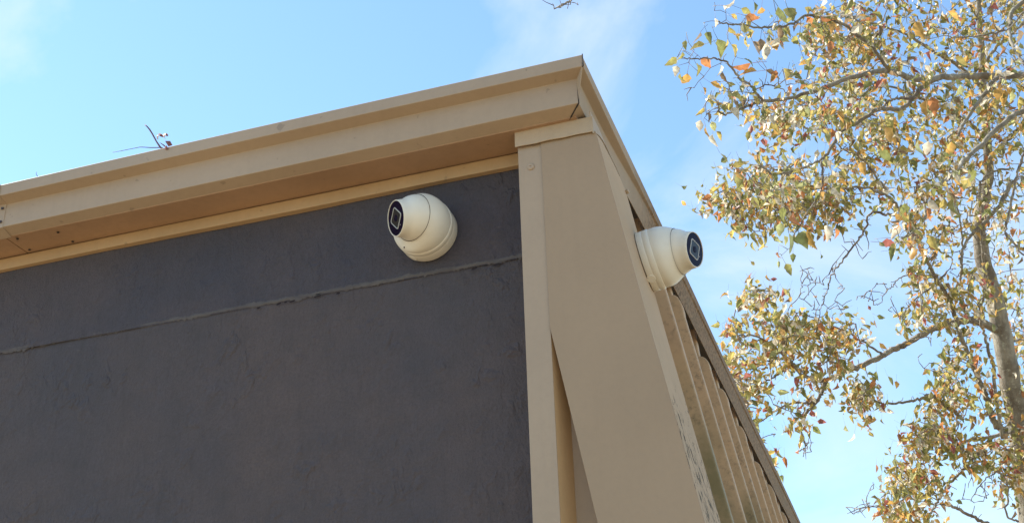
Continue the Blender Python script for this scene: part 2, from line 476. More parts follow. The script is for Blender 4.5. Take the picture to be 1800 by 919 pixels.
# side strip of the casing (follows the leaning face)
YE = .167
def ztop(y): return 2.8965+.030*(1-math.exp(-(y-YP)/.055)) - .016*max(0, (y-.10)/.07)
sec = []
for i in range(25):
    y = YP-.0012+(YE-YP+.0012)*i/24; z1 = ztop(y)-.0035
    zz = [zb+(z1-zb)*j/30 for j in range(31)]
    sec.append([(xs(z)+.0006*math.sin(9*z+3*y), y, z) for z in zz]+[(xs(z)-.002, y, z) for z in zz[::-1]])
strip = sweep('side_strip', sec, M_strip, B)
v = [(xs(zb)-.002, YE-.001, zb), (xs(2.905)-.002, YE-.001, 2.905), (xs(2.905)-.075, YE-.001, 2.905), (xs(zb)-.075, YE-.001, zb)]
link('strip_return', mesh('strip_return', v, [(0,1,2,3)]), M_tan, B)
# cap flashing over the casing: front band and drooping side band
sec = []
for i in range(21):
    x = -.5855+(-.4305+.5855)*i/20; w = .0005*math.sin(i*.9)
    sec.append([(x, YP-.0085+.0006*math.sin(i*.5), 2.8965+w), (x, YP-.0080, ZS+.0005), (x, YP-.0062, ZS+.0005), (x, YP-.0062, 2.8965+w)])
bevel(sweep('cap_flashing', sec, M_cap, B), .0007)
sec = []
for i in range(25):
    y = YP-.0085+(.13+.0085-YP)*i/24
    zl = ztop(y)+.0005; xo = sx(-.4303, y)+.0015*math.sin(i*.25)
    sec.append([(xo, y, zl), (xo-.004, y, max(zl+.002, 2.936-.01*(i/24))+.006), (xo-.006, y, max(zl+.002, 2.936-.01*(i/24))+.006), (xo-.002, y, zl)])
sweep('cap_return', sec, M_cap, B)
lathe('clip', [(0,0),(.0042,.0006),(.005,.004),(.0042,.008),(0,.009)], (xs(2.902)+.0005, YE-.006, 2.897), (1,-.4,.2), M_cap, B, 8)

# ribbed cladding: each rib is a folded box with a rounded head
RD = .072
zr = 2.924
yr = [.425, .745, 1.065, 1.385, 1.71, 2.04, 2.37, 2.70, 3.03, 3.36, 3.69, 4.02, 4.35, 4.68, 5.01, 5.34, 5.67]
for i, y in enumerate(yr):
    rr = random.Random(i)
    y += rr.uniform(-.012, .012) if i else 0
    ro = .019+.006*rr.random(); dzt = rr.uniform(-.006, .004)
    poly = [(xs(zb), zb)]
    za = 2.872+dzt
    nseg = 14
    for j in range(nseg): poly.append((xs(zb+(za-zb)*(j+1)/(nseg+1))+.0009*math.sin(j*1.1+i), zb+(za-zb)*(j+1)/(nseg+1)))
    for j in range(7):
        a = math.pi/2*j/6; poly.append((xs(za)-ro*(1-math.cos(a)), za+(.050+.012*math.sin(i*2.3))*math.sin(a)))
    poly += [(xs(za)-ro-.006, 2.985), (xs(za)-RD-.02, 2.985), (xs(zb)-RD, zb)]
    o = prism('cladding_rib', poly, 'y', y, y+.026, M_rib, B, .003)
v = [(xs(zb)-RD+.002, YE, zb), (xs(zb)-RD+.002, YB, zb), (xs(zr)-RD+.002, YB, zr-.01), (xs(zr)-RD+.002, YE, zr-.01)]
link('cladding_sheet', mesh('cladding_sheet', v, [(0,1,2,3)]), M_rib, B)
settle(B)

# ------------------------------------------------------------------ security cameras
def turret(name, org, nrm, look, upv, label, roll, sink=0.0):
    t = empty(name, org, label, 'security camera', 'dome security cameras on the building corner')
    n = Vector(nrm).normalized(); l = Vector(look).normalized(); o = Vector(org)
    o = o-n*sink                    # low-profile foot: the base starts at the mounting face
    lathe('base', [(0,sink),(.0596,sink),(.0602,sink+.0015),(.0604,.0205),(.0602,.0222),(.0597,.0228),(.0596,.0235)], o, n, M_cream, t)
    lathe('collar', [(.0594,.0230),(.0602,.0232),(.0606,.0238),(.0608,.0334),(.0602,.0347),(.0595,.0351),(.059,.036)], o, n, M_cream, t)
    bc = o+n*(.066+.5*sink)
    R_ = .0465
    # housing: loft from the collar to the tilted opening round the eyeball
    mv = (n*.45+l*.55).normalized()
    u1 = n.cross(l).normalized(); v1 = n.cross(u1); u2 = u1; v2 = mv.cross(u1)
    seg = 72; rings = []
    NR = 12
    def ring(c_, r_, ua, va): return [c_+ua*(r_*math.cos(t_))+va*(r_*math.sin(t_)) for t_ in [2*math.pi*i/seg for i in range(seg)]]
    for i in range(NR+1):
        f = i/NR; g_ = f*f*(3-2*f)
        vv = (v1*(1-f)+v2*f).normalized()
        cc = (o+n*.0352)*(1-f)+(bc+mv*.0075)*f
        rr = .0594*(1-f)+.0472*f+.0048*math.sin(math.pi*f)
        rings.append(ring(cc, rr, u1, vv))
    rings.append(ring(bc+mv*.0092, .0468, u1, v2)); rings.append(ring(bc+mv*.004, .0455, u1, v2))
    bm = bmesh.new(); rv = [[bm.verts.new(p) for p in r_] for r_ in rings]
    for a_, b_ in zip(rv[:-1], rv[1:]):
        for i in range(seg): bm.faces.new((a_[i], a_[(i+1) % seg], b_[(i+1) % seg], b_[i]))
    ho = from_bm('housing', bm, M_cream, t, True); ho.data.set_sharp_from_angle(angle=math.radians(40))
    lathe('eyeball_gap_ring', [(.0452,.0094),(.0464,.0095),(.0469,.0086)], bc, mv, M_gap, t, 72)  # added dark ring standing in for the shade of the open gap
    # eyeball with its barrel front
    pr = [(0,-R_)]
    for i in range(1, 20):
        th = math.radians(-85+ (85+36)*i/19); pr.append((R_*math.cos(th), R_*math.sin(th)))
    pr += [(.0366,.0335),(.0358,.0390),(.0354,.0430),(.0346,.0442),(.0334,.0442),(.0331,.0428)]
    ball = lathe('eyeball', pr, bc, l, M_cream, t)
    face = lathe('face_glass', [(.0334,.0405),(.0332,.0430),(.030,.0432),(0,.0433)], bc, l, M_glass, t)
    # rounded square window with a pale outline
    u0 = Vector(upv); u0 = (u0-l*u0.dot(l)).normalized(); w0 = l.cross(u0)
    a = roll; U = u0*math.cos(a)+w0*math.sin(a); Wv = l.cross(U)
    def rsq(h, rc, d):
        P = []
        for cx, cy, s in ((h-rc,h-rc,0),(-(h-rc),h-rc,90),(-(h-rc),-(h-rc),180),(h-rc,-(h-rc),270)):
            for k in range(7):
                t_ = math.radians(s+15*k); P.append(bc+l*d+U*(cx+rc*math.cos(t_))+Wv*(cy+rc*math.sin(t_)))
        return P
    o1, o2 = rsq(.0170,.0052,.0432), rsq(.0166,.0050,.0442); o3, o4 = rsq(.0153,.0043,.0442), rsq(.0150,.0042,.0434); m_ = len(o1)
    V = [tuple(p) for p in o1+o2+o3+o4]; Fc = []
    for k in range(3):
        for i in range(m_): Fc.append((k*m_+i, k*m_+(i+1) % m_, (k+1)*m_+(i+1) % m_, (k+1)*m_+i))
    link('window_outline', mesh('window_outline', V, Fc), M_line, face)
    V = [tuple(p) for p in rsq(.0151,.0042,.0436)]
    link('lens_window', mesh('lens_window', V, [tuple(range(m_))]), M_lens, face)
    lathe('lens', [(.0066,.0435),(.0062,.0444),(.0050,.0442),(.0035,.0445),(0,.0448)], bc, l, M_glass, face, 32)
    lathe('light_sensor', [(0,.0431),(.0011,.0433),(.0010,.0436),(0,.0437)], bc+U*(-.021)+Wv*.004, l, M_line, face, 10)
    # small screws and cable knock-out on the base
    down = Vector((0,0,-1)); dn = (down-n*down.dot(n)).normalized(); sd_ = n.cross(dn)
    for ang, hh in ((25, .046), (-35, .046), (160, .046)):
        d = dn*math.cos(math.radians(ang))+sd_*math.sin(math.radians(ang))
        screw(o+n*hh+d*.0555, (d+n*.45), .0019, M_screw, t)
    for ang in (-8, 20, 34):
        d = dn*math.cos(math.radians(ang))+sd_*math.sin(math.radians(ang))
        lathe('moulding_mark', [(0,0),(.0008,.0002),(.0007,.0006),(0,.0007)], o+n*.0405+d*.0578, d+n*.3, M_screw, t, 8)
    d = dn*math.cos(math.radians(-28))+sd_*math.sin(math.radians(-28))
    lathe('cable_knockout', [(.0001,-.004),(.0088,-.004),(.0090,.0004),(.0080,.0014),(.0001,.0015)], o+n*max(.011, sink+.0055)+d*.0598, d, M_cream, t, 28)
    settle(t)
    return t
turret('security_camera', (-.792, -.0055, 2.789), (0,-1,0), (-.66,-.71,-.22), (0,0,1), 'cream dome camera on the dark wall under the eaves, facing left', math.radians(40))
th = math.atan(.168)
P2 = (xs(2.7175)+.0012, .135, 2.7175)
turret('security_camera', P2, (math.cos(th),0,math.sin(th)), (.94,-.29,-.17), (0,0,1), 'cream dome camera sticking out of the side strip against the sky, facing right', math.radians(82), .0105)

# ------------------------------------------------------------------ debris on the roof edge
M_bark_red = mat('reddish_twig_bark', (.13, .075, .08), .7, .2)
M_dead = mat('dead_leaf_brown', (.20, .075, .06), .7, .2)
M_dead_pale = mat('dead_leaf_pale', (.62, .50, .46), .6, .3)
def roofpt(px, py, y=-.136):
    d = at(px, py, 1.0)-CAM; t = (y-CAM[1])/d[1]; return CAM+t*d
def twig(name, pix, r0, r1, label, y):
    P = np.array([roofpt(*p, y) for p in pix]); n = len(P)
    V, Fc = tube(P, np.linspace(r0, r1, n), 7, .25)
    o = link(name, mesh(name, V, Fc), M_bark_red, None, True); o['label'] = label; o['category'] = 'twig'
twig('twig', [(286,263),(281,258),(275,249),(268,236),(263,228),(258,222),(255,220)], .0021, .0013, 'stout reddish twig standing up from the roof edge', -.137)
twig('twig', [(290,262),(283,259.5),(265,259.6),(250,258.8),(246,258.8),(232,261.5),(215,265),(198,268)], .0011, .0005, 'thin bare twig lying out along the roof edge', -.139)
twig('twig', [(66,310),(63.5,306),(64.5,302)], .0007, .0004, 'tiny twig tip on the far left of the roof edge', -.137)
def dead(pix, mt, label, y, curl=.003):
    P = [roofpt(px, py, y+curl*math.sin(i*2.1)) for i, (px, py) in enumerate(pix)]
    c = sum(P)/len(P)+np.array([0,-curl,0]); n = len(P)
    V = list(P)+[c]+[p+np.array([0,.0007,0]) for p in P]
    Fc = [(i, (i+1) % n, n) for i in range(n)]+[tuple(range(n+1, 2*n+1))[::-1]]+[(i, (i+1) % n, n+1+(i+1) % n, n+1+i) for i in range(n)]
    o = link('dead_leaf', mesh('dead_leaf', V, Fc), mt, None); o['label'] = label; o['category'] = 'leaf'; o['group'] = 'dead leaves on the roof edge'
dead([(277,236),(281,234.5),(285,236.5),(288,241),(285,241),(280,239)], M_dead, 'dark curled dead leaf, upper left of the scraps beside the twig', -.136)
dead([(275,240),(277,237.5),(279,239),(277.5,243),(279,245),(276,245)], M_dead_pale, 'pale hooked leaf scrap nearest the stout twig', -.136)
dead([(285,238),(290,234.5),(292,236),(289,241),(292,247),(289,243)], M_dead_pale, 'pale leaf scrap in the middle of the cluster above the roof edge', -.135)
dead([(290,236),(293,234),(296,238),(293,240)], M_dead, 'small dark leaf scrap at the upper right of the cluster', -.136)
dead([(290,248),(299,248),(303,255),(296,257.5),(293,253)], M_dead, 'square red brown leaf standing on the roof edge', -.137)
dead([(290,257),(293,256),(296,262),(291,263),(289,261)], M_dead, 'crumpled brown leaf scrap at the foot of the twig', -.1475, .001)
dead([(280,250.5),(284,252),(289,255),(292,259),(289,258)], M_dead, 'narrow dark leaf sliver between the twigs', -.136, .001)

# ------------------------------------------------------------------ trees
def leafmat(name, col=None):
    m = bpy.data.materials.new(name); m.use_nodes = True; t = m.node_tree; t.nodes.clear()
    o = t.nodes.new('ShaderNodeOutputMaterial'); p = t.nodes.new('ShaderNodeBsdfPrincipled'); tr = t.nodes.new('ShaderNodeBsdfTranslucent')
    mx = t.nodes.new('ShaderNodeMixShader'); mx.inputs[0].default_value = .55
    p.inputs['Roughness'].default_value = .38; p.inputs['Specular IOR Level'].default_value = .5
    if col is None:
        a = t.nodes.new('ShaderNodeAttribute'); a.attribute_name = 'leaf_colour'; src = a.outputs['Color']
    else:
        r = t.nodes.new('ShaderNodeRGB'); r.outputs[0].default_value = (*col, 1); src = r.outputs[0]
    ns = t.nodes.new('ShaderNodeTexNoise'); ns.inputs['Scale'].default_value = 40 if col is None else 3.5; ns.inputs['Detail'].default_value = 4
    tc = t.nodes.new('ShaderNodeTexCoord'); t.links.new(tc.outputs['Object'], ns.inputs['Vector'])
    rp = t.nodes.new('ShaderNodeValToRGB'); rp.color_ramp.elements[0].position = .35; rp.color_ramp.elements[1].position = .68
    rp.color_ramp.elements[0].color = (.72, .66, .6, 1); rp.color_ramp.elements[1].color = (1.15, 1.1, 1.0, 1); t.links.new(ns.outputs['Fac'], rp.inputs['Fac'])
    ml = t.nodes.new('ShaderNodeMix'); ml.data_type = 'RGBA'; ml.blend_type = 'MULTIPLY'; ml.inputs['Factor'].default_value = 1
    t.links.new(src, ml.inputs['A']); t.links.new(rp.outputs['Color'], ml.inputs['B'])
    t.links.new(ml.outputs['Result'], p.inputs['Base Color']); t.links.new(ml.outputs['Result'], tr.inputs['Color'])
    t.links.new(p.outputs[0], mx.inputs[1]); t.links.new(tr.outputs[0], mx.inputs[2]); t.links.new(mx.outputs[0], o.inputs['Surface'])
    return m
PAL = [((.31,.29,.10), .24), ((.45,.37,.12), .20), ((.22,.235,.08), .15), ((.38,.40,.19), .09), ((.54,.33,.10), .14), ((.48,.21,.085), .075), ((.34,.12,.10), .03), ((.28,.20,.12), .05), ((.64,.58,.46), .20)]
PALC = [c for c, _ in PAL]; PALW = np.array([w for _, w in PAL]); PALW /= PALW.sum()
LM = [leafmat('autumn_leaf', c) for c in PALC]
M_leaves = leafmat('autumn_leaves')

M_bark = mat('pear_bark', (.2, .17, .13), .85, .15)
q = NB(M_bark); v = q.coord((1, 1, .35))
c = q.mix(q.ramp(q.noise(v, 9, 7, .7, .5), .38, .66), (.16, .132, .10), (.36, .325, .26))
c = q.mix(q.ramp(q.noise(q.coord(), 24, 5, .7), .56, .68), c, (.40, .39, .31))
q.color(c); q.bump(q.noise(v, 34, 6, .75), .9, .02)
M_twig = mat('pear_twig_bark', (.15, .115, .095), .75, .2)
q = NB(M_twig); v = q.coord()
q.color(q.mix(q.ramp(q.noise(v, 14, 4), .4, .65), (.13, .10, .085), (.32, .285, .23)))

def smooth_path(P, n):
    P = np.asarray(P, float)
    if len(P) < 3: return np.array([P[0]+(P[-1]-P[0])*t for t in np.linspace(0, 1, n)])
    Q = np.vstack([2*P[0]-P[1], P, 2*P[-1]-P[-2]]); out = []
    m = len(P)-1
    for s in np.linspace(0, m-1e-6, n):
        i = int(s); t = s-i; a, b, c, d = Q[i], Q[i+1], Q[i+2], Q[i+3]
        out.append(.5*((2*b)+(-a+c)*t+(2*a-5*b+4*c-d)*t*t+(-a+3*b-3*c+d)*t**3))
    return np.array(out)

def leaf_geo(det, seed):
    """ovate pointed leaf, length 1 along +X, folded along the midrib and curled; returns verts, faces"""
    r = random.Random(seed)
    n = 7 if det else 3
    fold = r.uniform(.3, .95); curl = r.uniform(-.2, 1.0); twist = r.uniform(-.9, .9)
    V = []; Fc = []
    for i in range(n+1):
        t = i/n
        w = .33*math.sin(math.pi*min(1, t**.72))*(1-.18*t) if 0 < i < n else .0
        if det and 0 < i < n: w *= 1+.10*(-1)**i+r.uniform(-.07, .07)
        ang = curl*t*1.3; x = (math.sin(ang)/(curl*1.3) if abs(curl) > .05 else t); z = -(1-math.cos(ang))/(curl*1.3) if abs(curl) > .05 else 0
        tw = twist*t
        for s in (-1, 0, 1):
            yy = s*w*math.cos(fold); zz = abs(s)*w*math.sin(fold)
            V.append((x, yy*math.cos(tw)-zz*math.sin(tw), z+yy*math.sin(tw)+zz*math.cos(tw)))
    for i in range(n):
        a = i*3
        Fc += [(a, a+1, a+4, a+3), (a+1, a+2, a+5, a+4)]
    return V, Fc
LEAF_ME = []
for k in range(len(PALC)):
    row = []
    for s in range(6):
        V, Fc = leaf_geo(True, 100*k+s)
        # petiole: a thin stalk behind the blade
        b0 = len(V)
        pts = [(-.75, 0, .10), (-.4, 0, .02), (0, 0, 0)]
        tv, tf = tube(pts, [.012, .011, .013], 4)
        V = V+[tuple(p) for p in tv]; Fc = Fc+[tuple(i+b0 for i in f) for f in tf]
        me = mesh('leaf', V, Fc); me.materials.append(LM[k])
        for p in me.polygons: p.use_smooth = True
        row.append(me)
    LEAF_ME.append(row)
SIMPLE = [leaf_geo(False, s) for s in range(10)]

def basis(d, nrm):
    d = d/np.linalg.norm(d); n = nrm-d*np.dot(nrm, d); n /= np.linalg.norm(n)+1e-9
    return np.array([d, np.cross(n, d), n])     # rows: x, y, z axes

class Tree:
    def __init__(s, root, label, trunk_pts, trunk_r):
        s.e = empty('pear_tree', root, label, 'tree')
        s.nodes = []; s.tw = ([], []); s.lv = ([], []); s.lc = []; s.nl = 0
        P = smooth_path(trunk_pts, 44); Rr = np.interp(np.linspace(0, 1, 44), np.linspace(0, 1, len(trunk_r)), trunk_r)
        P = P+rng.normal(0, .006, P.shape)
        V, Fc = tube(P, Rr, 18, .10); link('trunk', mesh('trunk', V, Fc), M_bark, s.e, True)
        s.add_nodes(P)
    def add_nodes(s, P):
        s.nodes.extend([np.array(p) for p in P])
    def limb(s, pix, d0, d1, r0, r1, name='branch', nodes=True):
        m = len(pix); P = [p if len(p) == 3 else at(p[0], p[1], d0+(d1-d0)*i/(m-1)) for i, p in enumerate(pix)]
        P = smooth_path(P, max(12, 5*m)); n = len(P)
        dm = .5*(d0+d1)
        P = P+rng.normal(0, 1.0*dm/F_PX, P.shape)
        R = np.linspace(r0, r1, n)*dm/F_PX*.5
        V, Fc = tube(P, R, 8, .22); link(name, mesh(name, V, Fc), M_bark if r0 > 5 else M_twig, s.e, True)
        if nodes: s.add_nodes(P)
        # short spurs typical of pear wood
        for i in range(2, n-1, 2):
            if rng.random() < .6:
                d = rng.normal(0, 1, 3); d[2] += .3; d /= np.linalg.norm(d); l = rng.uniform(5, 16)*dm/F_PX
                q_ = P[i]+d*l*.55+rng.normal(0, .12*l, 3); s._tw([P[i], q_, P[i]+d*l], [1.3*dm/F_PX*.5, 1.1*dm/F_PX*.5, 1.4*dm/F_PX*.5])
    def _tw(s, pts, r, sides=4):
        V, Fc = tube(pts, r, sides); b = len(s.tw[0]); s.tw[0].extend(V); s.tw[1].extend([tuple(i+b for i in f) for f in Fc])
    def twigs(s, pts, d, px0=2.2, px1=1.1, kink=.16):
        """join scattered points to the nearest wood, nearest first; returns end nodes and directions"""
        pts = np.asarray(pts); A = np.array(s.nodes); ends = []; n = len(pts)
        D2 = np.sum(pts**2, 1)[:, None]+np.sum(A**2, 1)[None]-2*pts@A.T
        nearp = A[np.argmin(D2, 1)].copy(); dist = np.sum((nearp-pts)**2, 1); alive = np.ones(n, bool); new_nodes = []
        for _ in range(n):
            j = int(np.argmin(np.where(alive, dist, 1e9))); alive[j] = False
            a = nearp[j]; b = pts[j]; l = np.linalg.norm(b-a)
            k = max(3, min(7, int(l/.06)+2)); seg = [a]
            for t in range(1, k):
                f = t/(k-1); p = a+(b-a)*f
                if t < k-1: p = p+rng.normal(0, kink*l/(k-1), 3)+np.array([0, 0, .05*l*math.sin(math.pi*f)])
                seg.append(p)
            r = np.linspace(px0, px1, k)*d/F_PX*.5
            s._tw(seg, r); ends.append((b, seg))
            for p in seg[1:]:
                new_nodes.append(p)
                dd = np.sum((pts-p)**2, 1); m = dd < dist
                dist[m] = dd[m]; nearp[m] = p
        s.nodes.extend(new_nodes)
        return ends
    def leaf_obj(s, base, dvec, L_, nrm=None, k=None):
        k = int(rng.choice(len(PALC), p=PALW)) if k is None else k
        me = LEAF_ME[k][int(rng.integers(6))]
        nrm = rng.normal(0, 1, 3)+np.array([0, 0, .5]) if nrm is None else nrm
        Bm = basis(dvec, nrm)
        o = bpy.data.objects.new('leaf', me); COL.objects.link(o); o.parent = s.e
        mtx = Matrix([[Bm[0][i]*L_, Bm[1][i]*L_, Bm[2][i]*L_, base[i]] for i in range(3)]+[[0, 0, 0, 1]])
        o.matrix_basis = mtx; s.nl += 1
    def leaf_small(s, base, dvec, L_):
        V, Fc = SIMPLE[int(rng.integers(10))]; Bm = basis(dvec, rng.normal(0, 1, 3)+np.array([0, 0, .6]))
        b = len(s.lv[0]); A = np.array(V)*L_
        s.lv[0].extend(list(base+A@Bm)); s.lv[1].extend([tuple(i+b for i in f) for f in Fc])
        c = np.array(PALC[int(rng.choice(len(PALC), p=PALW))])*rng.uniform(.75, 1.35)
        s.lc.extend([c]*len(Fc))
        # stalk
        p0 = base-Bm[0]*L_*.6+np.array([0, 0, .2*L_]); s._tw([p0, base], [.0006, .0006], 3)
    def clump(s, p, d, n, size, spread=.05):
        for _ in range(n):
            o = rng.normal(0, spread, 3); dv = np.array([0, 0, -.75])+rng.normal(0, .62, 3)
            s.leaf_small(p+o, dv, size*rng.uniform(.6, 1.2))
    def finish(s):
        if s.tw[0]:
            o = link('twigs', mesh('twigs', *s.tw), M_twig, s.e, True); o['kind'] = 'stuff'
        if s.lv[0]:
            me = mesh('leaves', *s.lv); a = me.attributes.new('leaf_colour', 'FLOAT_COLOR', 'FACE')
            C4 = np.ones((len(s.lc), 4), np.float32); C4[:, :3] = np.array(s.lc); a.data.foreach_set('color', C4.ravel())
            o = link('leaves', me, M_leaves, s.e); o['kind'] = 'stuff'
        settle(s.e)

def ell(cx, cy, rx, ry, d, dd, n):
    out = []
    while len(out) < n:
        x, y = rng.uniform(-1, 1, 2)
        if x*x+y*y <= 1: out.append(at(cx+rx*x, cy+ry*y, d+rng.normal(0, dd)))
    return out

# ---- far tree with the trunk in view
DF = 11.0
foot = at(1808, 880, DF)
trunk = [(foot[0]+.25, foot[1]+.05, -.1), (foot[0]+.15, foot[1], 1.6)]+[at(x, y, DF+dz) for x, y, dz in
         ((1812,900,0),(1800,800,0),(1790,740,0),(1776,660,0),(1762,590,0),(1748,525,.05),(1735,480,.1),(1724,435,.1),(1722,380,.15),(1733,335,.2),(1738,290,.2),(1733,230,.2),(1728,150,.25),(1722,60,.3),(1716,-60,.3),(1712,-200,.3))]
FT = Tree((foot[0]+.25, foot[1]+.05, 0), 'tall pear tree with mottled grey trunk and thinning autumn leaves, right side', trunk,
          np.array([80,60,44,40,37,35,33,31,28,25,23,20,17,15,13,11,9,6])*.5*DF/F_PX)
FL = [([(1756,582),(1740,573),(1720,565),(1700,562),(1680,566),(1655,572),(1630,582),(1600,600),(1575,612),(1550,625),(1525,638),(1505,645),(1490,652),(1470,662),(1450,667),(1430,668),(1405,653),(1390,635),(1370,617),(1350,603),(1330,592),(1300,588)], 11, 9.6, 16, 2.5),
 ([(1452,667),(1444,690),(1435,705),(1420,722),(1410,738),(1406,752),(1412,770),(1415,785),(1405,792)], 10.1, 9.9, 8, 2),
 ([(1432,702),(1420,708),(1396,707),(1370,718),(1350,732),(1333,742)], 10, 9.8, 5, 2),
 ([(1392,637),(1372,655),(1350,668),(1328,680),(1304,692),(1286,704)], 10, 9.8, 4, 1.6),
 ([(1552,624),(1525,606),(1497,588),(1470,576),(1440,562),(1415,553),(1395,548)], 10.4, 10, 4, 1.6),
 ([(1772,757),(1757,751),(1746,738),(1741,715),(1733,695),(1722,668),(1712,645),(1702,620),(1692,600),(1682,570),(1675,545),(1668,525),(1655,505),(1640,480),(1630,458),(1618,430),(1604,404),(1588,380),(1570,352),(1550,340),(1520,330),(1482,332)], 10.9, 10.0, 12, 3.5),
 ([(1700,562),(1694,530),(1688,500),(1690,470),(1692,440),(1690,410),(1684,370),(1680,330)], 10.8, 10.6, 6, 2.5),
 ([(1762,770),(1756,730),(1750,690),(1746,645),(1736,610),(1729,582),(1723,548),(1731,505),(1729,460),(1726,420),(1728,380),(1722,335),(1730,312),(1752,300),(1775,296)], 10.6, 10.4, 6.5, 3.5),
 ([(1815,748),(1800,752),(1780,757),(1760,762),(1740,768),(1715,770),(1695,776),(1680,784),(1666,792),(1650,797)], 10.9, 10.4, 9, 2.5),
 ([(1742,768),(1727,790),(1711,806),(1700,818),(1690,830),(1675,843),(1665,852),(1655,869),(1645,886),(1634,906),(1626,926)], 10.7, 10.3, 6, 4),
 ([(1652,884),(1680,892),(1700,902),(1720,913),(1740,923)], 10.4, 10.6, 5, 6),
 ([(1690,735),(1680,726),(1665,715),(1650,702),(1632,694),(1620,700),(1600,705),(1570,708),(1545,707),(1528,700),(1508,702)], 10.6, 10.2, 7, 3),
 ([(1580,378),(1555,376),(1531,374),(1521,402),(1502,430),(1480,460),(1463,482),(1455,505),(1447,530),(1441,548),(1438,574)], 10.1, 9.8, 5, 1.3),
 ([(1648,486),(1625,483),(1600,485),(1583,487),(1570,500),(1556,514),(1549,530),(1536,538)], 10.3, 10.1, 3, 1.2),
 ([(1664,480),(1645,497),(1625,513),(1605,530),(1591,546),(1581,560)], 10.4, 10.2, 4, 1.5),
 ([(1776,320),(1758,360),(1737,384),(1713,406),(1700,425),(1690,447),(1688,470)], 10.4, 10.2, 8, 4),
 ([(1802,265),(1790,300),(1780,345),(1772,380),(1768,410),(1785,430),(1800,450)], 10.2, 10.0, 5, 3),
 ([(1562,338),(1545,318),(1530,296),(1510,275),(1484,266)], 10.0, 9.8, 5, 2),
 ([(1733,240),(1700,215),(1660,190),(1610,170),(1560,150),(1510,150)], 11.1, 10.4, 8, 2),
 ([(1730,160),(1690,120),(1640,90),(1590,60),(1530,40),(1470,20)], 11.2, 10.4, 8, 2),
 ([(1726,120),(1755,80),(1790,50),(1830,20)], 11.2, 11, 7, 3),
 ([(1738,280),(1765,255),(1790,225),(1820,200)], 11.1, 10.8, 7, 3),
 ([(1728,40),(1680,-20),(1620,-60),(1560,-90)], 11.2, 10.6, 7, 2),
 ([(1795,720),(1820,690),(1850,670)], 11, 11.2, 6, 3),
 ([(1780,600),(1800,596),(1830,588)], 11, 11.2, 4, 2),
 ([(1580,886),(1560,890),(1535,889),(1515,893),(1500,902)], 10.3, 10.2, 3, 1.3),
 ([(1790,915),(1770,905),(1772,870),(1768,840),(1750,830),(1725,850),(1705,880)], 10.4, 10.2, 4, 1.4),
 ([(1340,292),(1372,300),(1400,318),(1440,330),(1484,332)], 9.6, 9.9, 2.5, 4),
]
for l in FL: FT.limb(*l)
FB = [ # cx, cy, rx, ry, depth, points
 (1600,35,200,60,10.6,110),(1755,55,90,85,11,60),(1490,75,85,60,10.3,55),(1650,190,170,75,10.6,110),(1770,200,60,70,10.9,36),(1430,205,100,34,10.0,44),
 (1500,150,60,50,10.2,30),(1370,215,45,24,9.9,16),(1400,325,88,50,9.8,80),(1300,335,42,32,9.7,30),(1250,350,22,14,9.6,10),(1335,375,55,32,9.7,34),(1440,372,66,42,9.9,44),
 (1590,300,110,85,10.2,80),(1700,330,85,95,10.6,64),(1630,418,56,30,10.2,24),(1530,250,60,55,10.1,34),(1360,270,40,18,9.8,8),
 (1322,516,26,20,9.7,15),(1362,520,12,10,9.7,4),(1282,583,26,14,9.6,9),(1345,572,48,26,9.8,26),(1395,600,50,36,9.9,30),(1300,645,40,40,9.6,28),(1345,625,35,25,9.8,16),
 (1395,565,26,22,9.8,10),(1455,590,50,28,10,26),(1500,585,34,20,10.2,14),(1440,640,60,26,10,24),(1340,690,42,30,9.7,18),(1305,720,26,30,9.7,12),(1352,800,8,22,9.7,6),(1330,780,16,12,9.7,5),
 (1408,728,24,26,9.9,12),(1522,705,22,34,10.2,22),(1525,680,30,20,10.2,12),(1420,680,40,14,10,8),
 (1645,525,44,44,10.4,34),(1620,490,22,24,10.3,12),(1700,515,50,60,10.6,30),(1775,480,30,110,11.7,30),(1795,620,18,80,11.7,16),(1690,640,40,60,10.7,34),(1660,670,26,34,10.5,16),
 (1665,720,44,40,10.5,34),(1640,760,40,34,10.4,34),(1612,790,26,36,10.3,22),(1600,830,36,24,10.3,20),(1565,850,24,26,10.2,14),(1625,860,38,34,10.3,28),(1575,900,30,24,10.2,18),(1620,905,30,20,10.3,14),
 (1700,795,44,26,10.5,26),(1740,800,40,30,10.6,22),(1770,840,28,44,10.7,26),(1785,770,24,40,10.9,22),(1735,705,34,40,10.8,18),(1590,575,20,20,10.3,6),(1830,300,40,200,10.9,40),(1840,650,40,200,11,36)]
ends = []
allp = []
for cx, cy, rx, ry, d, n in FB: allp += ell(cx, cy, rx, ry, d, .30, int(n*.80))
for b, seg in FT.twigs(allp, 10.3, 2.4, 1.1):
    FT.clump(b, 10.3, int(rng.integers(5, 9)), .086, .062)
    if len(seg) > 3 and rng.random() < .6: FT.clump(seg[-2], 10.3, int(rng.integers(2, 5)), .078, .050)
# bare twigs
bare = []
for cx, cy, rx, ry, d, n in ((1450,520,50,50,9.9,46),(1425,490,30,30,9.9,14),(1540,520,36,26,10.1,20),(1585,545,26,20,10.2,14),(1510,895,26,20,10.2,16),(1620,600,20,30,10.4,10),(1725,860,50,30,10.4,22),
                          (1760,300,50,90,10.4,90),(1740,380,50,60,10.4,60),(1500,420,40,40,10,24),(1345,405,18,24,9.7,12),(1420,790,12,26,9.9,8),(1350,765,20,6,9.8,5),(1640,650,26,20,10.5,10),(1545,860,20,16,10.2,6),(1700,440,60,50,10.4,40),(1680,560,40,50,10.5,20)):
    bare += ell(cx, cy, rx, ry, d, .2, n)
FT.twigs(bare, 10.2, 2.0, 1.0, .13)
FT.finish()

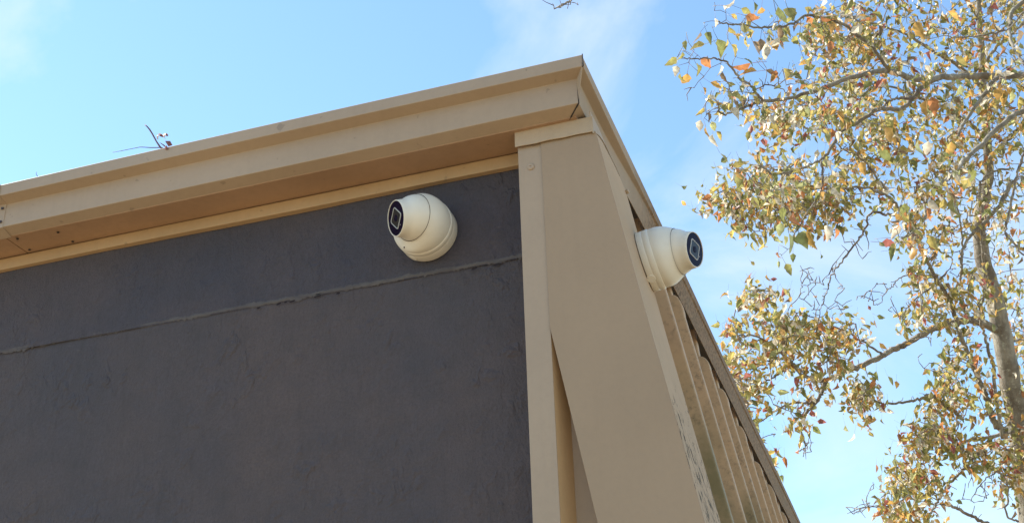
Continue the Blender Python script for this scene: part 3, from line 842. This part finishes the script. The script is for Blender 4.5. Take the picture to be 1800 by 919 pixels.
# ---- near tree: trunk beyond the right edge, its limbs reach into the picture
DN = 5.0
tb = at(2330, 700, 6.2)
trunkN = [(tb[0], tb[1], -.1), (tb[0]+.02, tb[1], 1.0), (tb[0]-.03, tb[1]-.02, 2.2), (tb[0]-.06, tb[1]+.03, 3.3), at(2290, 160, 6.2), at(2270, -100, 6.1), at(2240, -420, 6.0)]
NT = Tree((tb[0], tb[1], 0), 'nearer pear tree whose leafy branches enter from the upper right', trunkN, [.14,.12,.11,.10,.09,.07,.04])
NL = [([(2292,170),(2200,150),(2100,142),(1980,140),(1880,136),(1800,133),(1740,134),(1700,134),(1655,136),(1632,142),(1605,138),(1580,130),(1562,125),(1530,128),(1498,136),(1470,146),(1440,158),(1400,170),(1365,176),(1335,179),(1310,188),(1295,195),(1272,201),(1262,196)], 6.1, 4.7, 17, 2.6),
 ([(1562,125),(1548,105),(1535,85),(1515,70),(1495,52),(1470,38),(1445,32),(1420,27),(1405,34),(1390,44),(1360,47),(1335,50),(1315,45),(1290,44),(1270,42),(1262,38)], 5.15, 4.7, 7, 2.2),
 ([(1340,178),(1326,160),(1318,148),(1300,138),(1290,125),(1280,113),(1262,104),(1240,103),(1215,104),(1203,102)], 4.8, 4.6, 5, 2),
 ([(1642,140),(1625,150),(1608,168),(1590,188),(1570,192),(1545,193),(1525,204),(1500,220),(1480,232),(1465,252),(1450,276),(1430,288),(1405,298),(1380,304),(1360,306),(1345,296),(1335,292)], 5.3, 4.9, 9, 2.6),
 ([(1444,282),(1446,310),(1444,335),(1435,352),(1425,366),(1412,384),(1402,402),(1392,418)], 5.0, 4.9, 4, 1.8),
 ([(1604,172),(1585,173),(1570,176),(1556,184),(1545,193)], 5.2, 5.1, 5, 3),
 ([(1752,137),(1741,150),(1720,180),(1704,202),(1690,224),(1684,240)], 5.5, 5.4, 9, 5),
 ([(2288,200),(2150,190),(2000,180),(1880,172),(1800,195),(1770,212),(1748,230),(1725,255),(1703,274),(1685,294),(1672,310),(1655,320),(1640,335),(1628,350),(1625,380),(1615,398),(1600,412),(1585,420)], 6.1, 4.9, 13, 2.2),
 ([(1320,165),(1345,150),(1370,155),(1385,165)], 4.8, 4.8, 2.4, 1.6),
 ([(2265,-120),(2100,-200),(1850,-240),(1600,-230),(1400,-190),(1200,-130),(1080,-60),(1020,-14),(1002,2),(985,10),(975,16)], 6.0, 5.0, 12, 2),
 ([(2275,-60),(2150,-60),(2000,-50),(1880,-30),(1790,10),(1775,45),(1776,70),(1790,100),(1802,115)], 6.1, 5.4, 11, 4),
 ([(1800,20),(1770,52),(1730,62),(1690,66),(1660,62)], 5.4, 5.3, 3, 1.6)]
for l in NL: NT.limb(*l)
LEAVES = [(1284,11,25,5),(1312,19,20,20),(1338,22,18,95),(1291,30,16,30),(1259,40,15,80),(1286,55,16,60),(1225,66,22,125),(1227,81,25,165),(1246,67,22,70),(1204,79,16,100),(1269,82,30,60),(1291,89,24,60),(1277,78,18,100),
 (1181,108,22,140),(1197,99,16,110),(1188,125,18,100),(1206,141,24,100),(1197,137,16,80),(1229,122,22,60),(1241,110,24,40),(1267,125,20,90),(1272,135,18,80),(1305,114,30,170),(1317,106,20,10),(1317,127,28,175),(1355,132,26,40),
 (1311,72,20,95),(1327,85,26,70),(1336,80,24,95),(1346,90,26,85),(1322,54,20,30),(1257,150,20,30),(1310,150,20,60),(1232,196,18,130),(1246,205,16,70),(1230,221,20,100),(1254,222,18,70),(1420,118,32,65),(1362,80,20,80),(1375,25,30,60),(1390,30,34,70),(1371,60,26,80),
 (1242,232,18,80),(1252,247,22,95),(1265,238,18,50),(1316,238,16,100),(1372,402,22,95),(1389,425,32,80),(1410,422,30,65),(1427,419,32,60),(1470,412,20,80),(1397,388,30,80),(1377,375,22,90),(1455,410,28,85),(1299,317,24,100),(1367,450,14,100),(1394,452,14,90),(1369,464,12,90),(1386,472,20,60),
 (1545,28,26,20),(1616,52,30,60),(1675,28,24,40),(1687,108,22,30),(1558,82,24,40),(1594,72,22,60),(1792,65,26,80),(1640,185,30,80),(1628,190,28,90),(1755,165,22,95),(1765,170,26,95),(1777,172,22,95),(1792,180,22,90),
 (1562,336,20,10),(1590,370,26,90),(1582,352,18,60),(1575,405,26,100),(1561,427,22,5),(1622,450,30,70),(1640,425,26,60),(1605,447,26,80),(1660,362,30,90),(1677,365,34,85),(1672,350,28,60),(1692,342,28,70),(1697,320,26,15),(1640,360,22,40),(1640,385,20,10),(1670,262,26,100),(1612,260,28,100),(1630,260,24,100),(1557,275,28,40),(1572,285,22,60),(1517,295,22,70),(1562,235,26,60),(1567,447,24,120),(1600,430,22,80),(1710,310,26,60)]
base_pts = []; lf = []
for px_, py_, l_, a_ in LEAVES:
    d = (4.7+.5*min(1, max(0, (px_-1250)/350)))+rng.normal(0, .05); a = math.radians(a_)
    bx, by = px_-.5*l_*math.cos(a), py_-.5*l_*math.sin(a)
    p0 = at(bx, by, d); p1 = at(px_+.5*l_*math.cos(a), py_+.5*l_*math.sin(a), d+rng.normal(0, .35)*l_*d/F_PX)
    lf.append((p0, p1-p0, l_*1.22*d/F_PX)); base_pts.append(p0-(p1-p0)*.6+np.array([0, 0, .012]))
NT.twigs(base_pts, 4.9, 1.3, .9, .10)
for p0, dv, l_ in lf: NT.leaf_obj(p0, dv, l_, rng.normal(0, 1, 3)-FW*.9)
NBL = [(1330,40,50,25,4.8,8),(1420,60,50,40,5,22),(1500,40,60,40,5.1,20),(1400,140,50,22,4.9,14),(1290,170,50,18,4.75,18),(1360,205,50,18,4.9,24),(1440,195,50,26,5,20),(1520,170,50,36,5.1,18),(1420,320,60,22,5,14),(1340,330,36,26,4.9,12),(1600,110,60,50,5.2,16),(1700,150,60,50,5.4,14),(1660,330,50,40,5.1,14),(1600,400,40,36,5,12),(1290,300,20,14,4.8,6),(1780,120,30,40,5.5,8)]
pts = []
for cx, cy, rx, ry, d, n in NBL: pts += ell(cx, cy, rx, ry, d, .12, n)
for b, seg in NT.twigs(pts, 5.0, 1.9, 1.0, .2):
    for _ in range(1 if NT.nl < 300 else 0):
        NT.leaf_obj(b+rng.normal(0, .012, 3), np.array([0, 0, -.8])+rng.normal(0, .55, 3), rng.uniform(.036, .060))
    NT.clump(b, 5, int(rng.integers(1, 4)), .046, .03)
# leaves of the part of the crown beyond the frame
pts = []
for cx, cy, rx, ry, d, n in ((2150,120,160,90,6,40),(2050,-150,200,90,5.9,40),(1700,-230,200,40,5.6,24)): pts += ell(cx, cy, rx, ry, d, .3, n)
for b, seg in NT.twigs(pts, 5.8, 2, 1, .2): NT.clump(b, 5.8, 4, .045, .05)
bare = ell(995, 9, 26, 9, 5.0, .05, 14)+ell(948, -6, 14, 5, 5.0, .05, 4)+ell(1230, 160, 40, 30, 4.7, .1, 6)+ell(1250, 195, 16, 12, 4.7, .05, 12)+ell(1300, 150, 40, 25, 4.75, .06, 12)
NT.twigs(bare, 5.0, 2.0, 1.0, .13)
NT.finish()
